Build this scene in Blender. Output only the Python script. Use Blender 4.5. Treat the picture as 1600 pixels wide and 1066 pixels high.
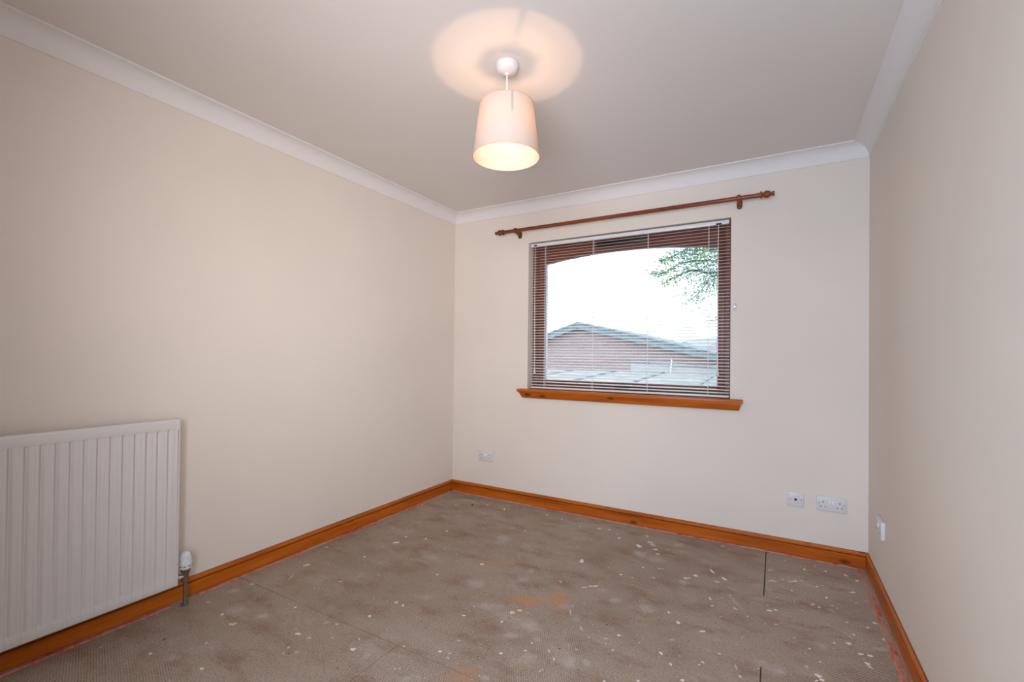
import bpy, bmesh, math, random
from mathutils import Vector, Matrix
PI = math.pi
random.seed(7)
for o in list(bpy.data.objects): bpy.data.objects.remove(o)
S = bpy.context.scene
C = S.collection

# ------------------------------------------------------------ camera
def make_camera():
    cam = bpy.data.cameras.new('camera'); o = bpy.data.objects.new('camera', cam); C.objects.link(o)
    yaw, pitch, roll = (math.radians(v) for v in (29.8771, .4976, .6154))
    r = Vector((math.cos(yaw), math.sin(yaw), 0)); f0 = Vector((-math.sin(yaw), math.cos(yaw), 0)); u0 = Vector((0, 0, 1))
    f = f0*math.cos(pitch) + u0*math.sin(pitch); u = u0*math.cos(pitch) - f0*math.sin(pitch)
    R = r*math.cos(roll) + u*math.sin(roll); U = u*math.cos(roll) - r*math.sin(roll)
    M = Matrix((R, U, -f)).transposed().to_4x4(); M.translation = (2.4555, -3.2526, 1.1696)
    o.matrix_world = M
    cam.sensor_width = 36; cam.sensor_fit = 'HORIZONTAL'; cam.lens = 720.523/1600*36
    cam.shift_y = 17.6/1600; cam.clip_start = .02; cam.clip_end = 1000
    S.camera = o
make_camera()
S.view_settings.view_transform = 'Standard'; S.view_settings.look = 'None'
S.view_settings.gamma = 1; S.view_settings.use_curve_mapping = False
S.view_settings.exposure = 0.0

# ------------------------------------------------------------ sky and lights
w = bpy.data.worlds.new('overcast_sky'); S.world = w; w.use_nodes = True
bg = w.node_tree.nodes['Background']; bg.inputs[0].default_value = (.82, .93, 1, 1); bg.inputs[1].default_value = 3.2
def area(name, loc, target, sx, sy, power, col):
    l = bpy.data.lights.new(name, 'AREA'); l.shape = 'RECTANGLE'; l.size = sx; l.size_y = sy; l.energy = power; l.color = col
    o = bpy.data.objects.new(name, l); C.objects.link(o); o.location = loc
    o.rotation_euler = (Vector(target)-Vector(loc)).to_track_quat('-Z', 'Y').to_euler()
    return o
# two added fill lights out of view: one behind the doorway, one beside the camera
area('rear_fill_light', (2.25, -4.05, 1.40), (1.8, 0, 1.2), 1.1, 1.7, 78, (.69, .82, 1))
area('camera_fill_light', (2.2, -3.4, 1.5), (.1, -.5, 1.85), .8, 1.2, 8.8, (1, .85, .74)).data.spread = math.radians(80)

# ------------------------------------------------------------ materials
def mat(name, col=(.8, .8, .8), rough=.6, metal=0, spec=.5):
    m = bpy.data.materials.new(name); m.use_nodes = True
    b = m.node_tree.nodes['Principled BSDF']
    b.inputs['Base Color'].default_value = (*col, 1); b.inputs['Roughness'].default_value = rough
    b.inputs['Metallic'].default_value = metal; b.inputs['Specular IOR Level'].default_value = spec
    return m
class NT:
    """small helper around a node tree"""
    def __init__(s, m): s.t = m.node_tree; s.b = s.t.nodes['Principled BSDF']
    def n(s, kind, **kw):
        x = s.t.nodes.new(kind)
        for k, v in kw.items():
            if k.startswith('i_'):
                x.inputs[k[2:].replace('_', ' ')].default_value = v
            else: setattr(x, k, v)
        return x
    def l(s, a, b): s.t.links.new(a, b)
    def pos(s): return s.n('ShaderNodeNewGeometry').outputs['Position']
    def obj(s): return s.n('ShaderNodeTexCoord').outputs['Object']
    def noise(s, vec, scale, detail=3, rough=.55, dim=None):
        x = s.n('ShaderNodeTexNoise'); s.l(vec, x.inputs['Vector'])
        x.inputs['Scale'].default_value = scale; x.inputs['Detail'].default_value = detail; x.inputs['Roughness'].default_value = rough
        return x.outputs['Fac']
    def mapping(s, vec, loc=(0, 0, 0), rot=(0, 0, 0), scale=(1, 1, 1), kind='POINT'):
        x = s.n('ShaderNodeMapping', vector_type=kind); s.l(vec, x.inputs['Vector'])
        x.inputs['Location'].default_value = loc; x.inputs['Rotation'].default_value = rot; x.inputs['Scale'].default_value = scale
        return x.outputs['Vector']
    def ramp(s, fac, stops):
        x = s.n('ShaderNodeValToRGB'); s.l(fac, x.inputs['Fac']); e = x.color_ramp.elements
        while len(e) < len(stops): e.new(.5)
        for el, (p, c) in zip(e, stops):
            el.position = p; el.color = (*c, 1) if len(c) == 3 else c
        return x.outputs['Color']
    def rng(s, v, a, b, c=0, d=1):
        x = s.n('ShaderNodeMapRange'); s.l(v, x.inputs['Value'])
        for k, q in zip(('From Min', 'From Max', 'To Min', 'To Max'), (a, b, c, d)): x.inputs[k].default_value = q
        return x.outputs['Result']
    def math(s, op, a, b=None):
        x = s.n('ShaderNodeMath', operation=op)
        for i, v in enumerate((a, b)):
            if v is None: continue
            if isinstance(v, (int, float)): x.inputs[i].default_value = v
            else: s.l(v, x.inputs[i])
        return x.outputs[0]
    def mix(s, fac, a, b, blend='MIX'):
        x = s.n('ShaderNodeMix', data_type='RGBA', blend_type=blend)
        for sock, v in ((x.inputs['Factor'], fac), (x.inputs['A'], a), (x.inputs['B'], b)):
            if isinstance(v, (int, float)): sock.default_value = v
            elif isinstance(v, tuple): sock.default_value = (*v, 1)
            else: s.l(v, sock)
        return [q for q in x.outputs if q.type == 'RGBA'][0]
    def color(s, c): s.l(c, s.b.inputs['Base Color'])
    def bump(s, h, strength=.3, dist=.002):
        x = s.n('ShaderNodeBump'); x.inputs['Strength'].default_value = strength; x.inputs['Distance'].default_value = dist
        s.l(h, x.inputs['Height']); s.l(x.outputs['Normal'], s.b.inputs['Normal'])

def paint_mat(name, col, var=.03, rough=.75):
    m = mat(name, col, rough, spec=.3); t = NT(m); p = t.pos()
    a = t.noise(p, 1.1, 3); d = tuple(c*(1-var*2) for c in col); h = tuple(min(1, c*(1+var)) for c in col)
    t.color(t.ramp(a, [(.3, d), (.7, h)]))
    t.bump(t.noise(p, 260, 2), .12, .0008)
    return m
def wood_mat(name, axis, dark, mid, light, rough=.35, scale=1.0, knots=True):
    """stained pine; axis = grain direction 0/1/2"""
    m = mat(name, mid, rough, spec=.32); t = NT(m); p = t.pos()
    sc = [26*scale]*3; sc[axis] = 1.6*scale
    v = t.mapping(p, scale=tuple(sc))
    g = t.noise(v, 1.0, 5, .6)
    col = t.ramp(g, [(.28, dark), (.5, mid), (.75, light)])
    sc2 = [150]*3; sc2[axis] = 6
    fine = t.noise(t.mapping(p, scale=tuple(sc2)), 1.0, 2)
    col = t.mix(t.rng(fine, .35, .75, 0, .35), col, dark)
    if knots:
        sk = [17]*3; sk[axis] = 7.5
        vo = t.n('ShaderNodeTexVoronoi'); t.l(t.mapping(p, scale=tuple(sk)), vo.inputs['Vector']); vo.inputs['Scale'].default_value = 1
        vo.inputs['Randomness'].default_value = 1
        keep = t.math('GREATER_THAN', t.n('ShaderNodeSeparateColor').outputs[0], .5)
        sep = keep.node.inputs[0].links[0].from_node; t.l(vo.outputs['Color'], sep.inputs[0])
        k = t.math('MULTIPLY', t.rng(vo.outputs['Distance'], .16, .30, 1, 0), keep)
        col = t.mix(t.math('MULTIPLY', k, .8), col, tuple(c*.3 for c in dark))
        sp = t.n('ShaderNodeSeparateXYZ'); t.l(p, sp.inputs[0])        # shade painted by height into the skirting's groove and along its top edge
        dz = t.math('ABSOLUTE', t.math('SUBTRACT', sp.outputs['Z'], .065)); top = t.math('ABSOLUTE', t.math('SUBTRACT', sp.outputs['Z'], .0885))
        groove_shade = t.math('MAXIMUM', t.rng(dz, .0016, .0030, .62, 0), t.rng(top, .0008, .0022, .6, 0))
        col = t.mix(groove_shade, col, tuple(c*.22 for c in dark))
    t.color(col); t.bump(fine, .1, .0006)
    return m

M = {}
M['wall'] = paint_mat('cream_wall_paint', (.79, .715, .645), .02)
M['wall_r'] = M['wall']
M['ceil'] = paint_mat('white_ceiling_paint', (.77, .725, .695), .012)
M['cove'] = paint_mat('white_coving', (.80, .775, .775), .008)
M['white'] = mat('white_plastic', (.70, .685, .70), .35)
M['gloss'] = mat('white_metal', (.76, .76, .77), .3)
M['pole'] = wood_mat('red_brown_pole_wood', 0, (.13, .028, .010), (.24, .060, .022), (.33, .09, .035), .28, knots=False)
PD, PM, PL = (.26, .052, .003), (.50, .115, .006), (.64, .18, .014)
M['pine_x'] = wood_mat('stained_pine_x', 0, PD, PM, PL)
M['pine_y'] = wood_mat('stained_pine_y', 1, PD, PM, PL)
M['frame_x'] = wood_mat('mahogany_frame_x', 0, (.105, .030, .018), (.20, .062, .036), (.28, .10, .055), .4, knots=False)
M['frame_z'] = wood_mat('mahogany_frame_z', 2, (.105, .030, .018), (.20, .062, .036), (.28, .10, .055), .4, knots=False)
M['black'] = mat('black_plastic', (.012, .012, .014), .4)
M['dark'] = mat('dark_hole', (.02, .018, .018), .8)
M['slat'] = mat('white_slat', (.90, .88, .90), .35)
M['cord'] = mat('white_cord', (.85, .84, .84), .6)
M['brass'] = mat('tarnished_metal', (.24, .19, .14), .45, .75)
M['chrome'] = mat('chrome', (.7, .7, .7), .2, 1)
M['sub'] = mat('dark_subfloor', (.06, .045, .035), .9)

def glass_mat():
    m = bpy.data.materials.new('window_glass'); m.use_nodes = True; nt = m.node_tree; nt.nodes.clear()
    o = nt.nodes.new('ShaderNodeOutputMaterial'); mx = nt.nodes.new('ShaderNodeMixShader')
    a = nt.nodes.new('ShaderNodeBsdfTransparent'); g = nt.nodes.new('ShaderNodeBsdfGlossy'); fr = nt.nodes.new('ShaderNodeFresnel')
    g.inputs['Roughness'].default_value = .02; a.inputs[0].default_value = (.96, .98, .97, 1)
    fr.inputs[0].default_value = 1.3
    nt.links.new(fr.outputs[0], mx.inputs[0]); nt.links.new(a.outputs[0], mx.inputs[1]); nt.links.new(g.outputs[0], mx.inputs[2])
    nt.links.new(mx.outputs[0], o.inputs[0]); return m
M['glass'] = glass_mat()

def shade_mat():
    m = bpy.data.materials.new('lamp_shade_fabric'); m.use_nodes = True; nt = m.node_tree; nt.nodes.clear()
    o = nt.nodes.new('ShaderNodeOutputMaterial'); mx = nt.nodes.new('ShaderNodeMixShader')
    d = nt.nodes.new('ShaderNodeBsdfDiffuse'); tr = nt.nodes.new('ShaderNodeBsdfTranslucent')
    d.inputs[0].default_value = (.62, .60, .59, 1); tr.inputs[0].default_value = (.30, .205, .135, 1); mx.inputs[0].default_value = .34
    nt.links.new(d.outputs[0], mx.inputs[1]); nt.links.new(tr.outputs[0], mx.inputs[2]); nt.links.new(mx.outputs[0], o.inputs[0])
    return m
M['shade'] = shade_mat()
def emis(name, col, st):
    m = bpy.data.materials.new(name); m.use_nodes = True; nt = m.node_tree; nt.nodes.clear()
    o = nt.nodes.new('ShaderNodeOutputMaterial'); e = nt.nodes.new('ShaderNodeEmission')
    e.inputs[0].default_value = (*col, 1); e.inputs[1].default_value = st; nt.links.new(e.outputs[0], o.inputs[0]); return m
M['filament'] = emis('glowing_filament', (1, .60, .37), 1750)

# ------------------------------------------------------------ mesh helpers
class MB:
    def __init__(s): s.bm = bmesh.new()
    def box(s, a, b, bev=0, seg=1):
        x0, y0, z0 = a; x1, y1, z1 = b
        v = [s.bm.verts.new(p) for p in ((x0,y0,z0),(x1,y0,z0),(x1,y1,z0),(x0,y1,z0),(x0,y0,z1),(x1,y0,z1),(x1,y1,z1),(x0,y1,z1))]
        fs = [s.bm.faces.new([v[i] for i in q]) for q in ((0,3,2,1),(4,5,6,7),(0,1,5,4),(1,2,6,5),(2,3,7,6),(3,0,4,7))]
        if bev:
            es = list({e for f in fs for e in f.edges})
            bmesh.ops.bevel(s.bm, geom=es, offset=bev, segments=seg, affect='EDGES', profile=.5)
        return s
    def lathe(s, prof, origin=(0,0,0), axis=(0,0,1), n=24, cap=True):
        """prof = [(radius, height)] along axis"""
        q = Vector((0,0,1)).rotation_difference(Vector(axis)); o = Vector(origin); rings = []
        for r, h in prof:
            rings.append([s.bm.verts.new(o + q @ Vector((r*math.cos(2*PI*i/n), r*math.sin(2*PI*i/n), h))) for i in range(n)])
        for A, B in zip(rings, rings[1:]):
            for i in range(n): s.bm.faces.new((A[i], A[(i+1)%n], B[(i+1)%n], B[i]))
        if cap:
            s.bm.faces.new(list(reversed(rings[0]))); s.bm.faces.new(rings[-1])
        return s
    def tube(s, pts, r, n=8, cap=True):
        pts = [Vector(p) for p in pts]; rr = r if isinstance(r, (list, tuple)) else [r]*len(pts); rings = []; up = None
        for i, p in enumerate(pts):
            t = (pts[min(i+1, len(pts)-1)] - pts[max(i-1, 0)]).normalized()
            if up is None:
                up = t.orthogonal().normalized()
            up = (up - t*up.dot(t)).normalized(); sd = t.cross(up)
            rings.append([s.bm.verts.new(p + (up*math.cos(2*PI*k/n) + sd*math.sin(2*PI*k/n))*rr[i]) for k in range(n)])
        for A, B in zip(rings, rings[1:]):
            for i in range(n): s.bm.faces.new((A[i], A[(i+1)%n], B[(i+1)%n], B[i]))
        if cap: s.bm.faces.new(list(reversed(rings[0]))); s.bm.faces.new(rings[-1])
        return s
    def sweep(s, prof, A, B, nrm, ma=0, mb=0):
        """profile (distance from wall, z) run from A to B along a wall; ends mitred by ma/mb * distance"""
        A = Vector((*A, 0)); B = Vector((*B, 0)); d = (B-A).normalized(); nrm = Vector((*nrm, 0))
        r = []
        for P, m, sg in ((A, ma, 1), (B, mb, -1)):
            r.append([s.bm.verts.new(P + nrm*t + d*(sg*m*t) + Vector((0, 0, z))) for t, z in prof])
        n = len(prof)
        for i in range(n): s.bm.faces.new((r[0][i], r[0][(i+1)%n], r[1][(i+1)%n], r[1][i]))
        s.bm.faces.new(list(reversed(r[0]))); s.bm.faces.new(r[1])
        bmesh.ops.recalc_face_normals(s.bm, faces=s.bm.faces)
        return s
    def prism(s, poly, off):
        """polygon of 3-D points extruded by vector off"""
        off = Vector(off); a = [s.bm.verts.new(p) for p in poly]; b = [s.bm.verts.new(Vector(p)+off) for p in poly]; n = len(a)
        for i in range(n): s.bm.faces.new((a[i], a[(i+1)%n], b[(i+1)%n], b[i]))
        s.bm.faces.new(list(reversed(a))); s.bm.faces.new(b)
        bmesh.ops.recalc_face_normals(s.bm, faces=s.bm.faces)
        return s
    def build(s, name, m, parent=None, smooth=True, recalc=True, angle=35):
        if recalc: bmesh.ops.recalc_face_normals(s.bm, faces=s.bm.faces)
        me = bpy.data.meshes.new(name); s.bm.to_mesh(me); s.bm.free()
        for mm in (m if isinstance(m, list) else [m]): me.materials.append(mm)
        if smooth:
            me.polygons.foreach_set('use_smooth', [True]*len(me.polygons)); me.set_sharp_from_angle(angle=math.radians(angle))
        o = bpy.data.objects.new(name, me); C.objects.link(o)
        if parent:
            o.parent = parent
            o.matrix_parent_inverse = Matrix.Translation(parent.location).inverted() if parent.type == 'EMPTY' else Matrix()
        return o
def tag(o, label=None, cat=None, group=None, kind=None):
    for k, v in (('label', label), ('category', cat), ('group', group), ('kind', kind)):
        if v: o[k] = v
    return o
def empty(name, loc, label=None, cat=None, group=None, kind=None):
    o = bpy.data.objects.new(name, None); C.objects.link(o); o.location = loc; o.empty_display_size = .1
    return tag(o, label, cat, group, kind)
def part(o, mesh_src, name=None, off=None):
    """copy of a part sharing mesh data"""
    c = o.copy(); C.objects.link(c)
    return c

# floor marks measured on the boards: x, y, half width, half height, angle, kind
FL= [(0.145,-1.947,0.0218,0.0178,0.54,'f'),(0.326,-2.051,0.0373,0.0358,0.54,'f'),(0.309,-2.092,0.0071,0.0089,0.54,'b'),(0.425,-2.114,0.0191,0.019,0.54,'m'),(0.255,-1.719,0.005,0.0378,0.54,'m'),(0.155,-1.866,0.016,0.0148,0.54,'m'),(0.148,-2.069,0.0148,0.0099,0.54,'m'),(0.534,-1.889,0.0059,0.0089,0.54,'b'),(0.354,-2.385,0.0061,0.0072,0.54,'b'),(0.452,-2.354,0.0218,0.0205,0.54,'f'),(0.466,-2.24,0.0064,0.0074,0.54,'m'),(0.615,-2.328,0.0094,0.0062,0.54,'b'),(0.728,-2.013,0.0159,0.0121,0.54,'b'),(0.788,-2.008,0.017,0.0093,0.54,'m'),(0.775,-2.088,0.0051,0.0089,0.54,'m'),(0.828,-2.089,0.0087,0.0128,0.54,'f'),(0.687,-1.995,0.0054,0.005,0.54,'m'),(0.2,-1.588,0.0246,0.0211,0.55,'m'),(0.469,-2.013,0.0282,0.017,0.54,'f'),(0.277,-0.322,0.01,0.0156,0.55,'b'),(0.49,-0.19,0.0126,0.0155,0.55,'b'),(0.656,-0.212,0.0122,0.0219,0.55,'b'),(0.636,-0.309,0.0096,0.0141,0.55,'m'),(0.442,-0.51,0.028,0.0068,0.55,'m'),(0.406,-1.102,0.0258,0.0201,0.55,'b'),(0.39,-1.004,0.0102,0.0107,0.55,'b'),(0.519,-0.962,0.0061,0.0104,0.55,'b'),(0.553,-0.789,0.0085,0.0113,0.55,'b'),(0.392,-1.347,0.0074,0.0089,0.55,'b'),(1.026,-1.077,0.0233,0.0158,0.55,'b'),(0.889,-1.302,0.0068,0.0073,0.54,'b'),(0.947,-0.7,0.041,0.0509,0.55,'f'),(0.092,-1.372,0.0173,0.0149,0.55,'m'),(0.053,-0.461,0.0075,0.0157,0.55,'b'),(0.513,-1.619,0.0098,0.0071,0.54,'m'),(1.119,-1.277,0.0411,0.0459,0.54,'f'),(0.905,-1.62,0.015,0.0115,0.54,'m'),(0.991,-0.156,0.0118,0.0137,0.55,'b'),(1.122,-0.185,0.0092,0.0131,0.55,'b'),(1.283,-0.247,0.0133,0.0181,0.55,'m'),(1.416,-0.22,0.0175,0.0177,0.55,'b'),(1.476,-0.197,0.0131,0.0118,0.55,'b'),(1.578,-0.302,0.0167,0.0162,0.55,'b'),(1.544,-0.247,0.0107,0.0056,0.55,'m'),(1.717,-0.359,0.0281,0.03,0.55,'b'),(1.776,-0.277,0.0326,0.0414,0.55,'m'),(1.815,-0.366,0.0197,0.0195,0.55,'b'),(1.834,-0.429,0.0308,0.014,0.55,'m'),(1.856,-0.497,0.0337,0.0352,0.55,'f'),(1.727,-0.174,0.0169,0.0224,0.55,'m'),(1.751,-0.479,0.0288,0.0456,0.55,'f'),(1.489,-0.749,0.0203,0.029,0.55,'b'),(0.998,-0.517,0.0129,0.0169,0.55,'m'),(1.729,-0.793,0.0156,0.0112,0.54,'b'),(1.796,-0.795,0.0086,0.0073,0.54,'m'),(1.892,-0.737,0.0086,0.0111,0.54,'m'),(2.046,-0.652,0.0274,0.0151,0.54,'b'),(2.083,-0.597,0.0174,0.0195,0.54,'b'),(2.036,-0.707,0.0152,0.0218,0.54,'f'),(1.899,-0.612,0.0143,0.0122,0.54,'m'),(1.815,-0.645,0.0072,0.0081,0.54,'b'),(1.648,-0.988,0.0296,0.01,0.54,'b'),(1.613,-1.024,0.0147,0.0066,0.54,'b'),(1.7,-1.009,0.0258,0.0256,0.54,'f'),(1.489,-1.037,0.0083,0.0169,0.54,'m'),(1.299,-1.12,0.0336,0.0307,0.54,'f'),(1.295,-1.004,0.0175,0.0297,0.54,'f'),(1.412,-1.411,0.019,0.0183,0.54,'p'),(1.435,-1.379,0.0118,0.008,0.54,'p'),(2.03,-1.04,0.0074,0.0084,0.54,'b'),(1.783,-1.066,0.0248,0.0179,0.54,'f'),(1.604,-1.233,0.0301,0.0222,0.54,'f'),(1.645,-1.277,0.0088,0.0262,0.54,'m'),(1.926,-0.209,0.0406,0.0313,0.55,'f'),(2.168,-0.095,0.0161,0.016,0.55,'m'),(2.15,-0.487,0.0107,0.0411,0.54,'b'),(2.22,-0.555,0.0172,0.0232,0.54,'b'),(2.185,-0.609,0.022,0.0151,0.54,'m'),(2.425,-0.311,0.018,0.0176,0.54,'m'),(2.444,-0.444,0.0342,0.02,0.54,'m'),(2.482,-0.405,0.0138,0.0123,0.54,'m'),(2.526,-0.403,0.0205,0.0081,0.54,'b'),(2.547,-0.382,0.0068,0.0082,0.54,'b'),(2.573,-0.366,0.0103,0.0041,0.54,'m'),(2.595,-0.2,0.0072,0.0092,0.54,'b'),(2.695,-0.166,0.0144,0.0093,0.54,'b'),(2.789,-0.169,0.0141,0.0182,0.54,'b'),(2.835,-0.208,0.0172,0.0132,0.54,'b'),(2.791,-0.374,0.0164,0.0118,0.54,'b'),(2.642,-0.396,0.0067,0.008,0.54,'b'),(2.666,-0.366,0.0135,0.0041,0.54,'m'),(2.672,-0.503,0.0064,0.011,0.54,'b'),(2.61,-0.615,0.0139,0.0136,0.54,'m'),(2.635,-0.626,0.0077,0.0067,0.54,'b'),(2.691,-0.579,0.0031,0.0069,0.54,'b'),(2.684,-0.628,0.0121,0.0133,0.54,'f'),(2.526,-0.511,0.0049,0.0075,0.54,'b'),(2.178,-0.807,0.0079,0.013,0.54,'b'),(2.197,-0.876,0.0061,0.0061,0.54,'b'),(2.285,-0.777,0.0093,0.0756,0.54,'f'),(2.293,-0.845,0.0136,0.0183,0.54,'m'),(2.431,-0.781,0.012,0.0093,0.54,'b'),(2.457,-0.759,0.0106,0.0095,0.54,'b'),(2.188,-1.118,0.0166,0.0124,0.54,'b'),(2.249,-1.149,0.0161,0.0119,0.54,'f'),(2.085,-1.108,0.0128,0.0155,0.54,'b'),(2.264,-1.245,0.0089,0.0065,0.54,'m'),(2.214,-1.333,0.0062,0.006,0.54,'b'),(2.205,-1.355,0.0049,0.004,0.54,'b'),(2.329,-1.302,0.0049,0.0218,0.54,'m'),(2.345,-1.346,0.0071,0.0095,0.54,'m'),(2.165,-1.476,0.0082,0.0071,0.54,'b'),(2.414,-1.209,0.02,0.0107,0.54,'f'),(2.468,-1.245,0.0193,0.0162,0.54,'f'),(2.595,-1.193,0.0108,0.0103,0.54,'b'),(2.604,-1.212,0.0083,0.0101,0.54,'b'),(2.587,-1.229,0.0059,0.006,0.54,'b'),(2.559,-1.157,0.0062,0.0086,0.54,'m'),(2.731,-0.715,0.0058,0.0062,0.54,'b'),(2.839,-0.656,0.0101,0.0095,0.54,'b'),(2.806,-0.715,0.0057,0.0061,0.54,'b'),(2.745,-0.811,0.0055,0.0057,0.54,'b'),(2.72,-0.897,0.0107,0.0079,0.54,'b'),(2.668,-0.923,0.004,0.0052,0.54,'b'),(2.619,-0.968,0.0212,0.0177,0.54,'f'),(2.576,-1.022,0.0052,0.0049,0.54,'b'),(2.852,-0.788,0.0068,0.0113,0.54,'b'),(2.753,-0.958,0.0142,0.0124,0.54,'b'),(2.782,-0.95,0.0115,0.01,0.54,'b'),(2.77,-1.036,0.0074,0.0184,0.54,'b'),(2.763,-1.014,0.0087,0.0094,0.54,'b'),(2.827,-0.876,0.0289,0.0105,0.54,'f'),(2.459,-0.895,0.0086,0.0056,0.54,'m'),(2.525,-0.969,0.0054,0.0052,0.54,'m'),(2.607,-1.098,0.005,0.0045,0.54,'b'),(2.792,-0.492,0.0094,0.0036,0.54,'m'),(2.835,-0.446,0.0079,0.0037,0.54,'m'),(0.883,-1.765,0.0128,0.0131,0.54,'b'),(0.901,-1.616,0.0136,0.0116,0.54,'m'),(0.947,-1.622,0.0074,0.0085,0.54,'b'),(1.002,-1.966,0.0114,0.0104,0.54,'b'),(1.079,-1.962,0.0099,0.0179,0.54,'f'),(0.758,-1.897,0.0166,0.0103,0.54,'f'),(0.808,-1.884,0.0083,0.0076,0.54,'m'),(1.306,-1.799,0.0177,0.0079,0.54,'b'),(1.347,-1.788,0.0075,0.0039,0.54,'m'),(1.327,-1.705,0.0092,0.0043,0.54,'m'),(1.412,-1.5,0.0113,0.0121,0.54,'b'),(1.24,-1.545,0.0101,0.0051,0.54,'b'),(1.522,-1.684,0.0139,0.0078,0.54,'b'),(1.162,-1.848,0.0064,0.0063,0.54,'m'),(0.873,-1.956,0.0039,0.0069,0.54,'m'),(1.543,-1.835,0.0232,0.0165,0.54,'f'),(1.242,-1.954,0.0048,0.0054,0.54,'m'),(1.286,-1.431,0.0672,0.0325,0.54,'f'),(1.358,-1.813,0.0074,0.0057,0.54,'m'),(1.136,-2.05,0.0117,0.0089,0.54,'f'),(1.594,-1.565,0.0039,0.0084,0.54,'b'),(1.595,-1.622,0.0076,0.004,0.54,'b'),(1.63,-1.646,0.0299,0.0208,0.54,'f'),(1.605,-1.534,0.0132,0.0171,0.54,'f'),(1.676,-1.574,0.0064,0.0119,0.54,'m'),(1.714,-1.609,0.0037,0.0057,0.54,'b'),(1.681,-1.304,0.023,0.0302,0.54,'f'),(1.73,-1.365,0.0069,0.0211,0.54,'m'),(1.885,-1.331,0.0108,0.0069,0.54,'b'),(1.843,-1.381,0.0107,0.0044,0.54,'m'),(1.767,-1.51,0.0064,0.0041,0.54,'m'),(1.894,-1.439,0.0077,0.0082,0.54,'m'),(1.974,-1.293,0.004,0.0137,0.54,'f'),(2.067,-1.363,0.0127,0.0144,0.54,'b'),(2.11,-1.408,0.0049,0.0097,0.54,'b'),(1.777,-1.606,0.0269,0.029,0.54,'f'),(1.829,-1.567,0.0123,0.0185,0.54,'f'),(2.026,-1.563,0.0081,0.0051,0.54,'b'),(1.921,-1.629,0.0069,0.005,0.54,'b'),(1.54,-1.468,0.0416,0.0551,0.54,'f'),(1.499,-1.562,0.0403,0.0176,0.54,'f'),(1.932,-1.055,0.0301,0.0669,0.54,'f'),(2.089,-1.245,0.0187,0.0046,0.54,'m'),(0.388,-0.253,0.01,0.0233,0.55,'d'),(0.738,-0.109,0.0074,0.0151,0.55,'d'),(0.295,-2.312,0.0039,0.0105,0.54,'d'),(1.706,-1.542,0.0064,0.0041,0.54,'d'),(1.816,-1.281,0.0042,0.0049,0.54,'d'),(1.819,-1.619,0.0048,0.0036,0.54,'d'),(2.179,-0.133,0.0119,0.0104,0.55,'o'),(1.308,-1.975,0.0347,0.0168,0.54,'f')]

# ============================================================ ROOM SHELL
W, H, YR = 2.905, 2.4, -3.45        # width, height, rear wall plane
HC, DC = 2.318, .080                # coving drop / projection
WX0, WX1, WZ0, WZ1 = .731, 2.197, .912, 2.077   # window opening

def struct(o): o['kind'] = 'structure'; return o
b = MB(); b.box((-.15, YR-.1, -.03), (0, .3, H+.15)); struct(b.build('wall_left', M['wall'], smooth=False))
b = MB(); b.box((W, YR-.1, -.03), (W+.15, .3, H+.15)); struct(b.build('wall_right', M['wall'], smooth=False))
b = MB()
b.box((0, 0, -.03), (WX0, .3, H+.15)); b.box((WX1, 0, -.03), (W, .3, H+.15))
b.box((WX0, 0, -.03), (WX1, .3, WZ0-.022)); b.box((WX0, 0, WZ1), (WX1, .3, H+.15))
struct(b.build('wall_back', M['wall'], smooth=False))
DX0, DX1, DZ = 1.65, 2.80, 2.03      # unseen doorway behind the camera, widened to let the added fill light in
b = MB()
b.box((0, YR-.1, -.03), (DX0, YR, H+.15)); b.box((DX1, YR-.1, -.03), (W, YR, H+.15)); b.box((DX0, YR-.1, DZ), (DX1, YR, H+.15))
struct(b.build('wall_rear', M['wall'], smooth=False))
b = MB(); b.box((1.1, -5.1, -.03), (3.4, -5.0, H+.15)); b.box((1.0, -5.1, -.03), (1.1, YR-.1, H+.15)); b.box((3.4, -5.1, -.03), (3.5, YR-.1, H+.15))  # unseen box added behind the doorway to keep sky light out
b.box((1.0, -5.1, H), (3.5, YR-.1, H+.15)); b.box((1.0, -5.1, -.1), (3.5, YR-.1, -.03)); struct(b.build('wall_sky_block', M['wall'], smooth=False))
b = MB(); b.box((0, YR, H), (W, 0, H+.15)); struct(b.build('ceiling', M['ceil'], smooth=False))

# coving
prof = [(0, HC), (.005, HC), (.0055, HC+.004)]
cx, cz, R = .0745, HC+.006, .069
for i in range(0, 13):
    a = PI/2*i/12
    prof.append((cx - R*math.cos(a), cz + R*math.sin(a)*.995))
prof += [(.0765, H-.0065), (DC, H-.006), (DC, H), (0, H)]
struct(MB().sweep(prof, (0, YR), (0, 0), (1, 0), 0, 1).build('trim_1', M['cove'], angle=28))
struct(MB().sweep(prof, (0, 0), (W, 0), (0, -1), 1, 1).build('trim_2', M['cove'], angle=28))
struct(MB().sweep(prof, (W, YR), (W, 0), (-1, 0), 0, 1).build('trim_3', M['cove'], angle=28))

# skirting
T, HB = .0145, .0883
bp = [(0, 0), (T, 0), (T, .0615), (T-.0070, .0632), (T-.0070, .0668), (T-.0012, .0690), (T-.0016, .076), (T-.0065, .0845), (T-.0095, HB), (0, HB)]
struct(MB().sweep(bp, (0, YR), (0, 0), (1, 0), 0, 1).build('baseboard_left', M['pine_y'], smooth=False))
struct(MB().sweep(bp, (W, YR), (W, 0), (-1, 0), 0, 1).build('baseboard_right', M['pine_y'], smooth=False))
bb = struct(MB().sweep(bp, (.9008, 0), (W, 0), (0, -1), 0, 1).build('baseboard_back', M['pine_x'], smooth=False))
MB().sweep(bp, (0, 0), (.8992, 0), (0, -1), 1, 0).build('skirting_length', M['pine_x'], bb, smooth=False)

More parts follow.
